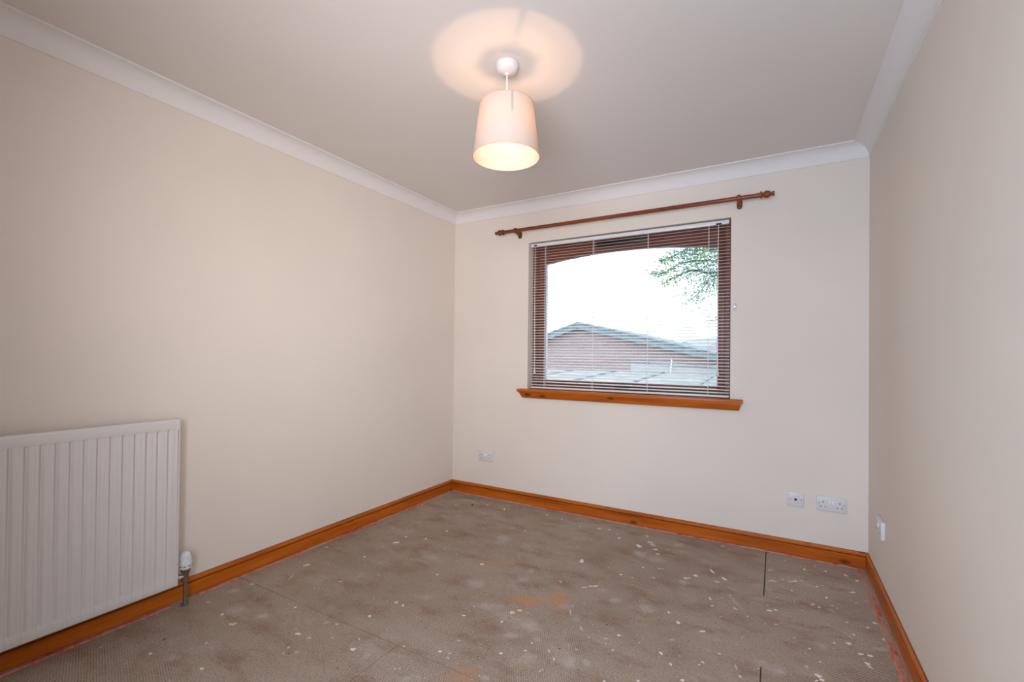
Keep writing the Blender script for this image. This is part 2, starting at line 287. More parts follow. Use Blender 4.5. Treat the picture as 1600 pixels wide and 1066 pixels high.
# ============================================================ FLOOR of hardboard sheets
def floor_mat():
    m = mat('hardboard_mesh_side', (.3, .22, .16), .75, spec=.25); t = NT(m); p = t.pos()
    big = t.noise(p, 1.1, 4, .6); mid = t.noise(t.mapping(p, rot=(0, 0, .5), scale=(1, 1.7, 1)), 4.5, 5, .65); fine = t.noise(p, 130, 3, .75)
    col = t.ramp(big, [(.32, (.325, .240, .180)), (.52, (.385, .290, .222)), (.72, (.440, .348, .280))])
    col = t.mix(t.rng(mid, .50, .72, 0, .9), col, (.255, .140, .088))
    col = t.mix(t.rng(mid, .46, .30, 0, .6), col, (.43, .345, .280))
    grit = t.rng(fine, .30, .52, 1, 0)
    col = t.mix(t.math('MULTIPLY', grit, .62), col, (.115, .078, .056))
    col = t.mix(t.rng(fine, .56, .72, 0, .45), col, (.56, .465, .39))
    # woven screen print of the board, three directions that fade in and out
    h = None
    for rot, sc, seed in ((math.radians(30), 36, 0), (math.radians(-38), 34, 7.3), (math.radians(72), 38, 3.1)):
        wv = t.n('ShaderNodeTexWave', wave_type='BANDS', bands_direction='X', wave_profile='SIN')
        t.l(t.mapping(p, rot=(0, 0, -rot)), wv.inputs['Vector'])
        wv.inputs['Scale'].default_value = sc; wv.inputs['Distortion'].default_value = 2.2; wv.inputs['Detail'].default_value = 2
        wv.inputs['Detail Scale'].default_value = 1.2
        mask = t.rng(t.noise(t.mapping(p, loc=(seed, seed*.7, 0)), 1.9, 3), .44, .60, 0, 1)
        x = t.math('MULTIPLY', t.math('SUBTRACT', wv.outputs['Fac'], .5), mask)
        h = x if h is None else t.math('ADD', h, x)
    brk = t.rng(t.noise(p, 17, 4, .7), .36, .62, .12, 1)
    h = t.math('MULTIPLY', h, brk)
    col = t.mix(t.rng(h, -.5, -.02, .48, 0), col, (.115, .078, .056))
    col = t.mix(t.rng(h, .02, .5, 0, .34), col, (.64, .54, .455))
    # pale plaster dust smears, with a shape of their own
    dust = t.noise(t.mapping(p, rot=(0, 0, .6), scale=(1, 1.6, 1)), 3.4, 7, .72)
    sm = t.math('MULTIPLY', t.rng(dust, .55, .70, 0, .6), t.rng(fine, .35, .6, .4, 1))
    col = t.mix(sm, col, (.52, .445, .40))
    fk = t.math('MULTIPLY', t.rng(t.noise(p, 75, 2, .6), .68, .74, 0, .7), t.rng(mid, .40, .56))
    col = t.mix(fk, col, (.62, .56, .51))
    dk = t.rng(t.noise(t.mapping(p, loc=(9, 4, 0)), 60, 2, .5), .71, .75, 0, .75)
    col = t.mix(dk, col, (.05, .036, .03))
    wob = t.noise(p, 55, 4, .75); wob2 = t.noise(p, 12, 4, .65)
    wv_ = t.math('ADD', t.math('MULTIPLY', t.math('SUBTRACT', wob, .5), 2.2), t.math('MULTIPLY', t.math('SUBTRACT', wob2, .5), 2.6))
    def spot(col, x, y, rx, ry, ang, c, k):
        v = t.mapping(p, loc=(x, y, 0), rot=(0, 0, ang), scale=(rx, ry, 1), kind='TEXTURE')
        ln = t.n('ShaderNodeVectorMath', operation='LENGTH'); t.l(v, ln.inputs[0])
        d = t.math('ADD', ln.outputs['Value'], wv_)
        return t.mix(t.rng(d, .15, 1.15, k, 0), col, c)
    for x, y, rx, ry, a, k in ((1.42, -1.29, .13, .05, .35, .62), (1.56, -1.20, .05, .12, .55, .6), (1.48, -1.87, .09, .07, .2, .4), (1.10, -1.0, .14, .06, .6, .25)):
        col = spot(col, x, y, rx, ry, a, (.56, .235, .085), k)
    for (x, y, rx, ry, a, k) in FL:
        if k == 'f': col = spot(col, x, y, rx*1.3, ry*1.3, a, (.52, .455, .425), .5)
    t.color(col)
    hh = t.math('ADD', t.math('MULTIPLY', h, 1.0), t.math('MULTIPLY', fine, .7))
    t.bump(hh, .45, .0014)
    return m
M['board'] = floor_mat()
b = MB(); b.box((0, YR-.1, -.06), (W, 0, -.0042)); fl = struct(b.build('floor', M['sub'], smooth=False))
rows = [(0, -.64, [(1.185, .0004), (2.405, .0028)]), (-.6405, -1.243, [(.53, .0003), (1.75, .0003)]), (-1.2436, -1.8565, [(1.19, .0003), (2.409, .0022)]),
        (-1.8597, -2.47, [(1.136, .0012), (2.355, .0006)]), (-2.4706, -3.08, [(.53, .0004), (1.75, .0004)]), (-3.0806, YR-.1, [(1.19, .0005), (2.409, .0005)])]
for y1, y0, seams in rows:
    x = 0.0
    for sx, g in seams + [(W, 0)]:
        MB().box((x, y0, -.004), (sx-g, y1, 0)).build('hardboard_sheet', M['board'], fl, smooth=False); x = sx+g

# dried paint and plaster flecks lying on the boards
def fleck(bm_, x, y, rx, ry, ang, h, rnd):
    n = max(7, min(14, int(6+max(rx, ry)*500))); ca, sa = math.cos(ang), math.sin(ang); top = []; bot = []
    for i in range(n):
        a = 2*PI*i/n; k = rnd.uniform(.55, 1.2)
        u, v = rx*math.cos(a)*k, ry*math.sin(a)*k
        X, Y = x+u*ca-v*sa, y+u*sa+v*ca
        top.append(bm_.verts.new((x+(X-x)*.8, y+(Y-y)*.8, h))); bot.append(bm_.verts.new((X, Y, .0)))
    c = bm_.verts.new((x, y, h*1.4))
    for i in range(n):
        j = (i+1) % n
        bm_.faces.new((bot[i], bot[j], top[j], top[i])); bm_.faces.new((top[i], top[j], c))
rnd = random.Random(4)
fm = {'b': ('white_paint_flecks', (.76, .70, .65)), 'm': ('pale_plaster_flecks', (.56, .49, .44)), 'p': ('cream_paint_flecks', (.74, .60, .45)), 'd': ('dark_specks', (.05, .04, .035)), 'o': ('orange_fleck', (.40, .13, .04))}
for k, (nm, c) in fm.items():
    b = MB()
    for (x, y, rx, ry, a, kk) in FL:
        if kk != k: continue
        if max(rx, ry) > .012 and k in 'bmp':       # broken up into a cluster
            for _ in range(3):
                q = rnd.uniform(-.55, .55); u = rx*q if rx > ry else rx*rnd.uniform(-.3, .3); v = ry*q if ry > rx else ry*rnd.uniform(-.3, .3)
                fleck(b.bm, x+u*math.cos(a)-v*math.sin(a), y+u*math.sin(a)+v*math.cos(a), rx*rnd.uniform(.35, .6), ry*rnd.uniform(.4, .75), a+rnd.uniform(-.3, .3), .0006, rnd)
        else: fleck(b.bm, x, y, rx*1.05, ry*1.0, a, .0007, rnd)
    if k in 'bm':
        for _ in range(230):
            x, y = rnd.uniform(.06, W-.06), rnd.uniform(-2.6, -.06); r = rnd.choice((.0015, .002, .0025, .003, .0035))
            if x < 1.2 and rnd.random() < .4: continue
            fleck(b.bm, x, y, r*rnd.uniform(.8, 2), r, rnd.uniform(0, 3), .0005, rnd)
    m = mat(nm, c, .7); o = b.build(nm, m, fl); o['kind'] = 'stuff'

# carpet gripper rods left round the edge
def grip_mat(axis):
    m = mat('red_printed_gripper_wood', (.5, .2, .15), .7); t = NT(m); p = t.pos()
    sc = [60]*3; sc[axis] = 26
    a = t.noise(t.mapping(p, scale=tuple(sc)), 1, 3, .7)
    col = t.ramp(a, [(.36, (.34, .030, .022)), (.46, (.52, .085, .055)), (.56, (.52, .20, .13)), (.70, (.46, .29, .20))])
    lo = t.noise(p, 2.4, 2); col = t.mix(t.rng(lo, .42, .62, 0, .8), col, (.44, .30, .22))
    t.color(col); return m
M['gripx'] = grip_mat(0); M['gripy'] = grip_mat(1)
M['nail'] = mat('grey_nails', (.3, .28, .27), .4, .9)
def gripper(A, B, nrm, wd, off, m, label, pieces, lab_nails):
    A = Vector(A); B = Vector(B); n = Vector(nrm); d = (B-A).normalized(); L = (B-A).length
    root = empty('carpet_gripper', ((A+B)/2 + n*off), label, 'gripper rod', 'old carpet gripper rods round the floor edge')
    step = L/pieces; nb = MB()
    for i in range(pieces):
        a = A+d*(i*step+.004); c = A+d*((i+1)*step-.004)
        poly = [a+n*off, c+n*off, c+n*(off+wd-.004), a+n*(off+wd-.004)]
        bb_ = MB(); lo = [bb_.bm.verts.new((q.x, q.y, .0001)) for q in (a+n*off, c+n*off, c+n*(off+wd), a+n*(off+wd))]
        hi = [bb_.bm.verts.new((q.x, q.y, .005)) for q in (a+n*(off+.002), c+n*(off+.002), c+n*(off+wd-.003), a+n*(off+wd-.003))]
        for j in range(4): bb_.bm.faces.new((lo[j], lo[(j+1)%4], hi[(j+1)%4], hi[j]))
        bb_.bm.faces.new(hi); bb_.bm.faces.new(list(reversed(lo)))
        bb_.build('gripper_strip', m, root, smooth=False)
        k = 0; s = .02
        while s < step-.02:
            q = a + d*s + n*(off+wd*(.35 if k % 2 else .68))
            nb.lathe([(.0011, .005), (.0006, .0085)], q, (0, 0, 1), 5); s += .03; k += 1
    nb.build('gripper_pins', M['nail'], root)['kind'] = 'stuff'
gripper((0, -3.3, 0), (0, -2.17, 0), (1, 0, 0), .026, T+.010, M['gripy'], 'red stained carpet gripper rod along the floor below the radiator', 1, 0)
gripper((0, -2.06, 0), (0, -.06, 0), (1, 0, 0), .022, T+.004, M['gripy'], 'thin red carpet gripper rod beside left skirting beyond the radiator valve', 2, 0)
gripper((.03, 0, 0), (W-.05, 0, 0), (0, -1, 0), .022, T+.006, M['gripx'], 'pinkish carpet gripper rod along the skirting below the window', 3, 0)
gripper((W, -3.3, 0), (W, -.045, 0), (-1, 0, 0), .026, T+.012, M['gripy'], 'broad red carpet gripper rod along the right hand skirting', 3, 0)

# ============================================================ WINDOW
win = struct(empty('window_1', ((WX0+WX1)/2, .1, WZ0)))
FY0, FY1 = .079, .150
OW = .043
SX0, SX1, SZ0, SZ1 = WX0+OW, WX1-OW+.004, WZ0+.034, WZ1-OW
GX0, GX1, GZ0 = .835, 2.112, .985
b = MB(); b.box((WX0, FY0, WZ0), (WX0+OW, FY1, WZ1), .003); b.build('frame_post', M['frame_z'], win)
b = MB(); b.box((SX1, FY0, WZ0), (WX1, FY1, WZ1), .003); b.build('frame_post', M['frame_z'], win)
b = MB(); b.box((WX0+OW, FY0, SZ1), (SX1, FY1, WZ1), .003); b.build('frame_head', M['frame_x'], win)
b = MB(); b.box((WX0+OW, FY0, WZ0), (SX1, FY1, SZ0), .003); b.build('frame_sill', M['frame_x'], win)
SY0, SY1 = .091, .138
b = MB(); b.box((SX0, SY0, SZ0), (GX0, SY1, SZ1), .004, 2); b.build('sash_stile', M['frame_z'], win)
b = MB(); b.box((GX1, SY0, SZ0), (SX1, SY1, SZ1), .004, 2); b.build('sash_stile', M['frame_z'], win)
b = MB(); b.box((GX0, SY0, SZ0), (GX1, SY1, GZ0), .004, 2); b.build('sash_rail', M['frame_x'], win)
arch = [(GX0, SY0, SZ1), (GX0, SY0, 1.914)]
for i in range(1, 24):
    u = i/24; arch.append((GX0+(GX1-GX0)*u, SY0, 1.914+.050*(1-(2*u-1)**2)))
arch += [(GX1, SY0, 1.914), (GX1, SY0, SZ1)]
b = MB(); b.prism(arch, (0, SY1-SY0, 0)); tag(b.build('arched_head', M['frame_x'], win), 'shallow arched top rail of the sash')
b = MB(); b.box((GX0-.008, .118, GZ0-.008), (GX1+.008, .124, 1.975)); tag(b.build('glass_pane', M['glass'], win, smooth=False), 'clear glass pane')
b = MB(); M['bead'] = mat('pale_glazing_spacer', (.6, .62, .68), .4, .3)
for x0, x1 in ((GX0-.001, GX0+.005), (GX1-.005, GX1+.001)): b.box((x0, .105, GZ0), (x1, .137, 1.92))
b.build('glazing_spacer', M['bead'], win)
v = MB(); v.box((1.275, .062, 2.000), (1.655, FY0, 2.036), .004, 2); v = tag(v.build('trickle_vent', M['black'], win), 'black trickle vent on the frame head')
h = MB(); h.box((1.492, .070, .948), (1.528, SY0+.001, .984), .004, 2); h.tube([(1.510, .076, .966), (1.510, .052, .966), (1.495, .046, .967), (1.43, .046, .968)], [.009, .009, .008, .007], 10)
tag(h.build('window_handle', M['black'], win), 'black lever handle on the bottom rail')
# sill board
sx0, sx1 = .666, 2.271
b = MB(); b.box((sx0, -.060, .890), (sx1, 0.0, .912), .004, 2); b.box((WX0, -.002, .890), (WX1, .079, .912))
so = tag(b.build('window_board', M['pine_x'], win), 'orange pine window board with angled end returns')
# apron moulding below the board, ends cut at a slant
pr = [(0, .890), (.050, .890), (.050, .885), (.046, .880), (.040, .856), (.034, .846), (.030, .843), (0, .843)]
b = MB(); L, Rr = [], []
for t_, z_ in pr:
    k = (.890-z_)/.047
    L.append(b.bm.verts.new((sx0+.012+.026*k, -t_, z_))); Rr.append(b.bm.verts.new((sx1-.006-.016*k, -t_, z_)))
n = len(pr)
for i in range(n): b.bm.faces.new((L[i], L[(i+1)%n], Rr[(i+1)%n], Rr[i]))
b.bm.faces.new(L); b.bm.faces.new(list(reversed(Rr)))
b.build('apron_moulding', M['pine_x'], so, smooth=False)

# ============================================================ VENETIAN BLIND
BY = .032
bl = empty('venetian_blind', (1.47, BY, .92), 'white venetian blind with open slats hanging in the window recess', 'blind')
b = MB(); b.box((.741, .016, 2.043), (2.184, .046, 2.069), .003, 2); b.build('head_rail', M['gloss'], bl)
b = MB(); b.box((.752, .020, .917), (2.189, .045, .931), .004, 2); b.build('bottom_rail', M['gloss'], bl)
tilt = math.radians(16); NS = 51; z0, z1 = .947, 2.026
b = MB(); segs = 6; half = .0125; up, lo_ = [], []
for xx in (-.7195, .7195):
    A_, B_ = [], []
    for i in range(segs+1):
        s = -half + 2*half*i/segs; crown = .0020*(1-(s/half)**2)
        y_, z_ = s*math.cos(tilt)-crown*math.sin(tilt), s*math.sin(tilt)+crown*math.cos(tilt)
        A_.append(b.bm.verts.new((xx, y_, z_))); B_.append(b.bm.verts.new((xx, y_, z_-.0004)))
    up.append(A_); lo_.append(B_)
for i in range(segs):
    b.bm.faces.new((up[0][i], up[1][i], up[1][i+1], up[0][i+1])); b.bm.faces.new((lo_[0][i], lo_[0][i+1], lo_[1][i+1], lo_[1][i]))
for i in (0, segs): b.bm.faces.new((up[0][i], lo_[0][i], lo_[1][i], up[1][i]))
s0 = b.build('slat', M['slat'])
s0.parent = bl; s0.location = (.0, 0, z0-.92)
for i in range(1, NS):
    c = s0.copy(); C.objects.link(c); c.parent = bl
    c.location = (0, 0, z0 + (z1-z0)*i/(NS-1) - .92)
    if i in (1, 2): c.rotation_euler = (0, .0016*(3-i), 0)
for X in (.868, 1.263, 1.666, 2.061):
    b = MB()
    for dy in (-.0138, .0138): b.tube([(X, BY+dy, .925), (X, BY+dy, 2.045)], .0008, 5)
    b.tube([(X+.004, BY-.0155, .925), (X+.004, BY-.0155, 2.045)], .0009, 5)
    for i in range(NS):
        z = z0+(z1-z0)*i/(NS-1)
        b.tube([(X, BY-.0138, z-.0032), (X, BY+.0138, z+.0022)], .0006, 4)
    b.build('ladder_cord', M['cord'], bl)
cl = MB()
for dx in (-.0022, .0022): cl.tube([(.785, .010, 2.05), (.786+dx*.3, .008, 1.7), (.790+dx, .008, 1.075)], .0013, 6)
pc = cl.build('pull_cord', M['cord'], bl)
MB().lathe([(.003, .042), (.005, .036), (.0075, .012), (.0085, 0)], (.790, .008, 1.033), n=14).build('tassel', M['white'], pc)
MB().box((.772, .012, 2.046), (.796, .0165, 2.058), .002).build('cord_guide', M['black'], bl)
wd = MB().tube([(2.122, .010, 2.04), (2.121, .006, 1.9), (2.123, .006, 1.10)], .0019, 8).build('tilt_wand', M['cord'], bl)
MB().lathe([(.003, .042), (.005, .036), (.0075, .012), (.0085, 0)], (2.123, .006, 1.058), n=14).build('tassel', M['white'], wd)
MB().box((2.106, .011, 2.041), (2.140, .0165, 2.052), .002).build('wand_hook', M['black'], bl)
# cleat for the cord on the wall to the right
b = MB(); b.box((2.214, -.004, 1.476), (2.230, 0, 1.524), .002, 2)
b.lathe([(.0055, 0), (.0045, .010)], (2.222, -.003, 1.50), (0, -1, 0), 12)
b.tube([(2.222, -.012, 1.505), (2.222, -.014, 1.516), (2.222, -.020, 1.523)], [.0045, .004, .003], 8)
b.tube([(2.222, -.012, 1.495), (2.222, -.014, 1.484), (2.222, -.020, 1.477)], [.0045, .004, .003], 8)
ck = empty('cord_cleat', (2.222, 0, 1.476), 'small white plastic blind cord cleat on the wall right of the window', 'cleat')
b.build('cleat_body', M['white'], ck)
MB().lathe([(.0032, 0), (.0032, .0012)], (2.222, -.013, 1.50), (0, -1, 0), 10).build('screw', M['chrome'], ck)

# ============================================================ CURTAIN POLE
PY, PZ = -.080, 2.166
cp = empty('curtain_pole', (1.45, 0, PZ), 'red brown wooden curtain pole with turned finials fixed above the window', 'curtain pole')
MB().lathe([(.0138, 0), (.0138, 2.366-.540)], (.540, PY, PZ), (1, 0, 0), 24).build('rod', M['pole'], cp)
fp = [(.0138, -.004), (.0215, -.003), (.0225, .001), (.0215, .005), (.0145, .008), (.014, .012), (.0175, .017), (.0215, .026), (.0225, .033), (.0205, .041), (.0155, .049), (.0108, .053), (.0105, .056), (.0125, .060), (.0138, .064), (.0138, .0705), (.012, .0725)]
MB().lathe(fp, (2.366, PY, PZ), (1, 0, 0), 28).build('finial', M['pole'], cp)
MB().lathe(fp, (.540, PY, PZ), (-1, 0, 0), 28).build('finial', M['pole'], cp)
for X in (.653, 2.2455):
    b = MB()
    # cup ring round the pole
    ring = [(.0145, -.010), (.0185, -.011), (.0215, -.007), (.0215, .007), (.0185, .011), (.0145, .010)]
    b.lathe(ring + [ring[0]], (X, PY, PZ), (1, 0, 0), 28, cap=False)
    # arm and wall plate
    b.tube([(X, PY+.016, PZ-.006), (X, -.045, PZ-.016), (X, -.008, PZ-.019)], [.0105, .0105, .012], 14)
    pl_ = []
    for i in range(28):
        a = 2*PI*i/28; ca, sa = math.cos(a), math.sin(a)
        pl_.append((X+.0165*math.copysign(abs(ca)**.6, ca), 0, PZ-.018+.028*math.copysign(abs(sa)**.75, sa)))
    b.prism(pl_, (0, -.010, 0))
    br = b.build('bracket', M['pole'], cp)
    MB().lathe([(.003, 0), (.0028, .0018)], (X, -.0098, PZ-.038), (0, -1, 0), 10).build('screw', M['brass'], br)

# ============================================================ PENDANT LAMP
LX, LY = 1.463, -1.592
rose = empty('pendant_lamp', (LX, LY, H), 'lit pendant lamp with pale tapered drum shade hanging from the ceiling', 'lamp')
MB().lathe([(.0465, 0), (.0485, -.002), (.0485, -.012), (.0475, -.0145), (.046, -.0155), (.043, -.026), (.034, -.034), (.018, -.038), (.010, -.040), (.006, -.046)], (LX, LY, H), n=40).build('ceiling_rose', M['white'], rose)
MB().tube([(LX, LY, 2.352), (LX, LY, 2.19)], .0028, 8).build('flex', M['cord'], rose)
MB().lathe([(.007, .045), (.014, .035), (.0155, .03), (.0155, .014), (.0185, .012), (.0185, .006), (.0140, .004), (.0095, -.006), (.0, -.006)], (LX, LY, 2.163), n=24, cap=False).build('lamp_holder', M['white'], rose)
zb = 2.131
bu_ = MB().lathe([(.0, -.030), (.012, -.0275), (.0215, -.021), (.0275, -.010), (.0285, 0), (.0265, .010), (.021, .0195), (.015, .026), (.0125, .031)], (LX, LY, zb-.004), n=24, cap=False).build('bulb', M['glass'], rose)
MB().lathe([(.0, -.0065), (.0043, -.005), (.0065, 0), (.0043, .005), (.0, .0065)], (LX, LY, zb), n=16, cap=False).build('filament', M['filament'], bu_)
zt, zbm, rt, rb = 2.226, 2.007, .1135, .140
b = MB(); n = 72
rr = []
for r, z in ((rb, zbm), (rb-(rb-rt)*.25, zbm+(zt-zbm)*.25), ((rb+rt)/2, (zbm+zt)/2), (rb-(rb-rt)*.75, zbm+(zt-zbm)*.75), (rt, zt)):
    rr.append([b.bm.verts.new((LX+r*math.cos(2*PI*i/n), LY+r*math.sin(2*PI*i/n), z)) for i in range(n)])
for A_, B_ in zip(rr, rr[1:]):
    for i in range(n): b.bm.faces.new((A_[i], A_[(i+1)%n], B_[(i+1)%n], B_[i]))
sh = b.build('lamp_shade', M['shade'], rose)
def torus(b, r, z, t, n=64, m=8):
    R_ = []
    for i in range(n):
        a = 2*PI*i/n
        R_.append([b.bm.verts.new((LX+(r+t*math.cos(2*PI*k/m))*math.cos(a), LY+(r+t*math.cos(2*PI*k/m))*math.sin(a), z+t*math.sin(2*PI*k/m))) for k in range(m)])
    for i in range(n):
        for k in range(m): b.bm.faces.new((R_[i][k], R_[(i+1)%n][k], R_[(i+1)%n][(k+1)%m], R_[i][(k+1)%m]))
M['trim'] = mat('peach_shade_trim', (.62, .40, .28), .7)
b = MB(); torus(b, rb, zbm, .0016); b.build('bottom_rim', M['trim'], sh)
b = MB(); torus(b, rt, zt, .0014); b.build('top_rim', M['trim'], sh)
b = MB(); torus(b, .0178, 2.173, .0016, 32, 6)
for az in (-48.5, 131.5):
    a = math.radians(az); ca, sa = math.cos(a), math.sin(a)
    rz = lambda z: rb-(rb-rt)*(z-zbm)/(zt-zbm)-.0022
    pts_ = [(.0178, 2.173, .0009), (.05, 2.192, .0014), (.100, 2.221, .0034), (rz(2.224), 2.225, .0046), (rz(2.21), 2.21, .0048), (rz(2.140), 2.140, .0046)]
    rows_ = []
    for k in (0, 1):
        rows_.append([[b.bm.verts.new((LX+(r_-.0008*k)*ca-sg*w_*sa, LY+(r_-.0008*k)*sa+sg*w_*ca, z_-.0008*k)) for sg in (-1, 1)] for r_, z_, w_ in pts_])
    for q in range(len(pts_)-1):
        A0, A1, B0, B1 = rows_[0][q], rows_[0][q+1], rows_[1][q], rows_[1][q+1]
        b.bm.faces.new((A0[0], A0[1], A1[1], A1[0])); b.bm.faces.new((B0[1], B0[0], B1[0], B1[1]))
        b.bm.faces.new((A0[0], A1[0], B1[0], B0[0])); b.bm.faces.new((A0[1], B0[1], B1[1], A1[1]))
b.build('spider_fitting', M['gloss'], sh)

# ============================================================ RADIATOR
ra = empty('radiator', (.07, -2.66, .105), 'white ribbed panel radiator mounted on the left wall', 'radiator')
def rad_mat():
    m = mat('white_radiator_enamel', (.70, .675, .66), .38); t = NT(m); p = t.pos()
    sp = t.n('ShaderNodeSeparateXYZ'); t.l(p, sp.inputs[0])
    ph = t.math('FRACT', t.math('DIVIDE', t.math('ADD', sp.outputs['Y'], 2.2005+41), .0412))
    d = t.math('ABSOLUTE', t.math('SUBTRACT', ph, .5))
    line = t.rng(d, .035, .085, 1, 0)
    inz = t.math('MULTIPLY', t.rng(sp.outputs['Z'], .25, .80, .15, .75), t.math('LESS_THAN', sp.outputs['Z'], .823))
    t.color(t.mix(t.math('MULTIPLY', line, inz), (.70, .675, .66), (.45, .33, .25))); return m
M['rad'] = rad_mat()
YA, YB, ZA, ZB, XF = -3.16, -2.176, .108, .868, .100
pitch = .0412; g0 = -2.2211
ys = [YA + (YB-YA)*i/480 for i in range(481)]
zs = [ZA, ZA+.002, ZA+.006, .135, .142, .146, .150, .155, .160, .2, .3, .4, .5, .6, .7, .78, .800, .806, .811, .815, .818, .820, .822, .8235, .84, ZB-.010, ZB-.006, ZB-.003, ZB-.001, ZB]
def flute(y):
    u = ((y-g0)/pitch) % 1.0; d = min(u, 1-u)*pitch     # distance to groove centre
    a = max(0, min(1, (.0075-d)/.0050)); a = a*a*(3-2*a)
    s = max(0, min(1, (.0022-d)/.0018))
    e = abs(d-pitch/2); c2 = max(0, min(1, (.0030-e)/.002))*.12
    return .0034*a + .0016*s + .0120*c2
def xat(y, z):
    x = XF
    ez = min(1, max(0, (z-.142)/.018)); tz = 1 if z < .800 else max(0, (.8235-z)/.0235)
    tz = math.sqrt(max(0, tz)) if z >= .8 else 1
    ez = ez*ez*(3-2*ez)
    if y < YB-.018 and y > YA+.018 and .142 < z < .8235:
        x -= flute(y)*ez*tz + .0012*min(1, ez*3)*(1 if z < .822 else .3)
    if abs(y-(YB-.018)) < .0016 or abs(y-(YA+.018)) < .0016: x -= .002
    k = max(0, (z-(ZB-.010))/.010)
    if k > 0: x -= .010*(1-math.sqrt(max(0, 1-k*k)))
    k = max(0, (ZA+.006-z)/.006)
    if k > 0: x -= .006*(1-math.sqrt(max(0, 1-k*k)))
    k = max(0, (y-(YB-.004))/.004, ((YA+.004)-y)/.004)
    if k > 0: x -= .004*(1-math.sqrt(max(0, 1-k*k)))
    return x
b = MB(); g = [[b.bm.verts.new((xat(y, z), y, z)) for y in ys] for z in zs]
for i in range(len(zs)-1):
    for j in range(len(ys)-1): b.bm.faces.new((g[i][j], g[i][j+1], g[i+1][j+1], g[i+1][j]))
# back of the panel, closing the sides
bk = .078
e = []
for j, y in enumerate(ys): e.append((g[0][j], b.bm.verts.new((bk, y, ZA)), g[-1][j], b.bm.verts.new((bk, y, ZB))))
for A_, B_ in zip(e, e[1:]):
    b.bm.faces.new((A_[0], A_[1], B_[1], B_[0])); b.bm.faces.new((A_[2], B_[2], B_[3], A_[3])); b.bm.faces.new((A_[1], A_[3], B_[3], B_[1]))
for j in (0, len(ys)-1):
    b.bm.faces.new([g[i][j] for i in range(len(zs))] + [e[j][3], e[j][1]])
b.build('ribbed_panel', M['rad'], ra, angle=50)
b = MB()
for y in [YA+.06+.05*i for i in range(18)]: b.box((.045, y, ZA+.03), (.0785, y+.03, ZB-.04), .002)
b.build('convector_fins', M['rad'], ra)['kind'] = 'stuff'
for y in (-2.35, -2.98):
    MB().box((.0006, y-.02, .18), (.046, y+.02, .80), .003).build('wall_bracket', M['rad'], ra)

VX, VY = .080, -2.138
rv = empty('radiator_valve', (VX, VY, 0), 'white thermostatic radiator valve on a tarnished pipe beside the radiator', 'valve')
hd = []
prof = [(.019, .168), (.0225, .170), (.0240, .176), (.0243, .200), (.0238, .2035), (.0216, .2050), (.0214, .2075), (.0200, .232), (.0170, .2405), (.010, .2455), (.0, .247)]
th = MB().lathe(prof, (VX, VY, 0), n=40, cap=False).build('thermostat_head', M['gloss'], rv)
b = MB()
for k in range(12):
    a = 2*PI*k/12
    c, s_ = math.cos(a), math.sin(a)
    b.tube([(VX+.0212*c, VY+.0212*s_, .209), (VX+.0200*c, VY+.0200*s_, .230)], .0018, 6)
b.build('grip_ribs', M['gloss'], th)
b = MB()
for az in (-75, -35, 10, 60):
    a = math.radians(az)
    q = [(VX+.0243*math.cos(a+d_), VY+.0243*math.sin(a+d_), .184) for d_ in (-.22, 0, .22)]
    b.tube(q, .0016, 6)
b.build('slots', M['dark'], th)
MB().lathe([(.0205, .169), (.0205, .165), (.018, .158), (.0145, .146), (.013, .142), (.013, .128), (.0155, .127), (.0155, .112), (.012, .110)], (VX, VY, 0), n=20).build('valve_body', M['brass'], rv)
MB().lathe([(.0085, 0), (.0085, .012), (.0125, .0125), (.0135, .014), (.0135, .026), (.010, .027), (.010, .046)], (VX, VY-.008, .135), (0, -1, 0), 16).build('union_nut', M['chrome'], rv)
MB().lathe([(.016, .0), (.0165, .003), (.0155, .008), (.0095, .010), (.0088, .013), (.0088, .112)], (VX, VY, 0), n=18).build('pipe', M['brass'], rv)

# ============================================================ SOCKETS
M['rocker'] = mat('bright_white_rocker', (.90, .89, .88), .3)
def local_frame(o, origin, side):
    o.location = origin
    if side == 'right': o.rotation_euler = (0, 0, -PI/2)
def socket(origin, side, label, wdt, depth, kind):
    """built with its face towards -y, centre at origin"""
    r = empty('wall_socket', (0, 0, 0), label, 'socket'); hw, hh = wdt/2, .043
    pl = MB(); pl.box((-hw, -depth, -hh), (hw, 0, hh), .0035, 3); pl.build('plate', M['white'], r)
    for x in (-hw+.0135, hw-.0135):
        MB().lathe([(.0032, 0), (.0030, .0010), (.0, .0010)], (x, -depth+.0002, .001), (0, -1, 0), 12, cap=False).build('screw', M['brass'], r)
    if kind == 'double':
        for x in (-.008, .008):
            k = MB(); k.prism([(x-.0058, -depth, .000), (x-.0058, -depth, .020), (x-.0058, -depth-.0035, .019), (x-.0058, -depth-.0015, .001)], (.0116, 0, 0)); k.build('rocker_switch', M['rocker'], r)
        for sx in (-.040, .040):
            MB().box((sx-.0022, -depth-.0006, .006), (sx+.0022, -depth+.001, .0145), .0004).build('earth_slot', M['dark'], r)
            for dx in (-.0111, .0111):
                MB().box((sx+dx-.0034, -depth-.0006, -.018), (sx+dx+.0034, -depth+.001, -.0138), .0004).build('pin_slot', M['dark'], r)
    else:
        MB().lathe([(.0072, 0), (.0070, .0022), (.0058, .0030), (.0030, .0024), (.0, .0024)], (0, -depth+.0002, 0), (0, -1, 0), 20, cap=False).build('aerial_port', M['black'], r)
    local_frame(r, origin, side); return r
socket((.347, 0, .332), 'back', 'white double wall socket left of the window near the left corner', .146, .009, 'double')
s1 = socket((2.557, 0, .332), 'back', 'small square white aerial outlet beside the double socket', .086, .009, 'single'); s1.name = 'aerial_outlet'; s1['category'] = 'outlet'
socket((2.733, 0, .331), 'back', 'white double wall socket beside the square aerial outlet', .146, .009, 'double')
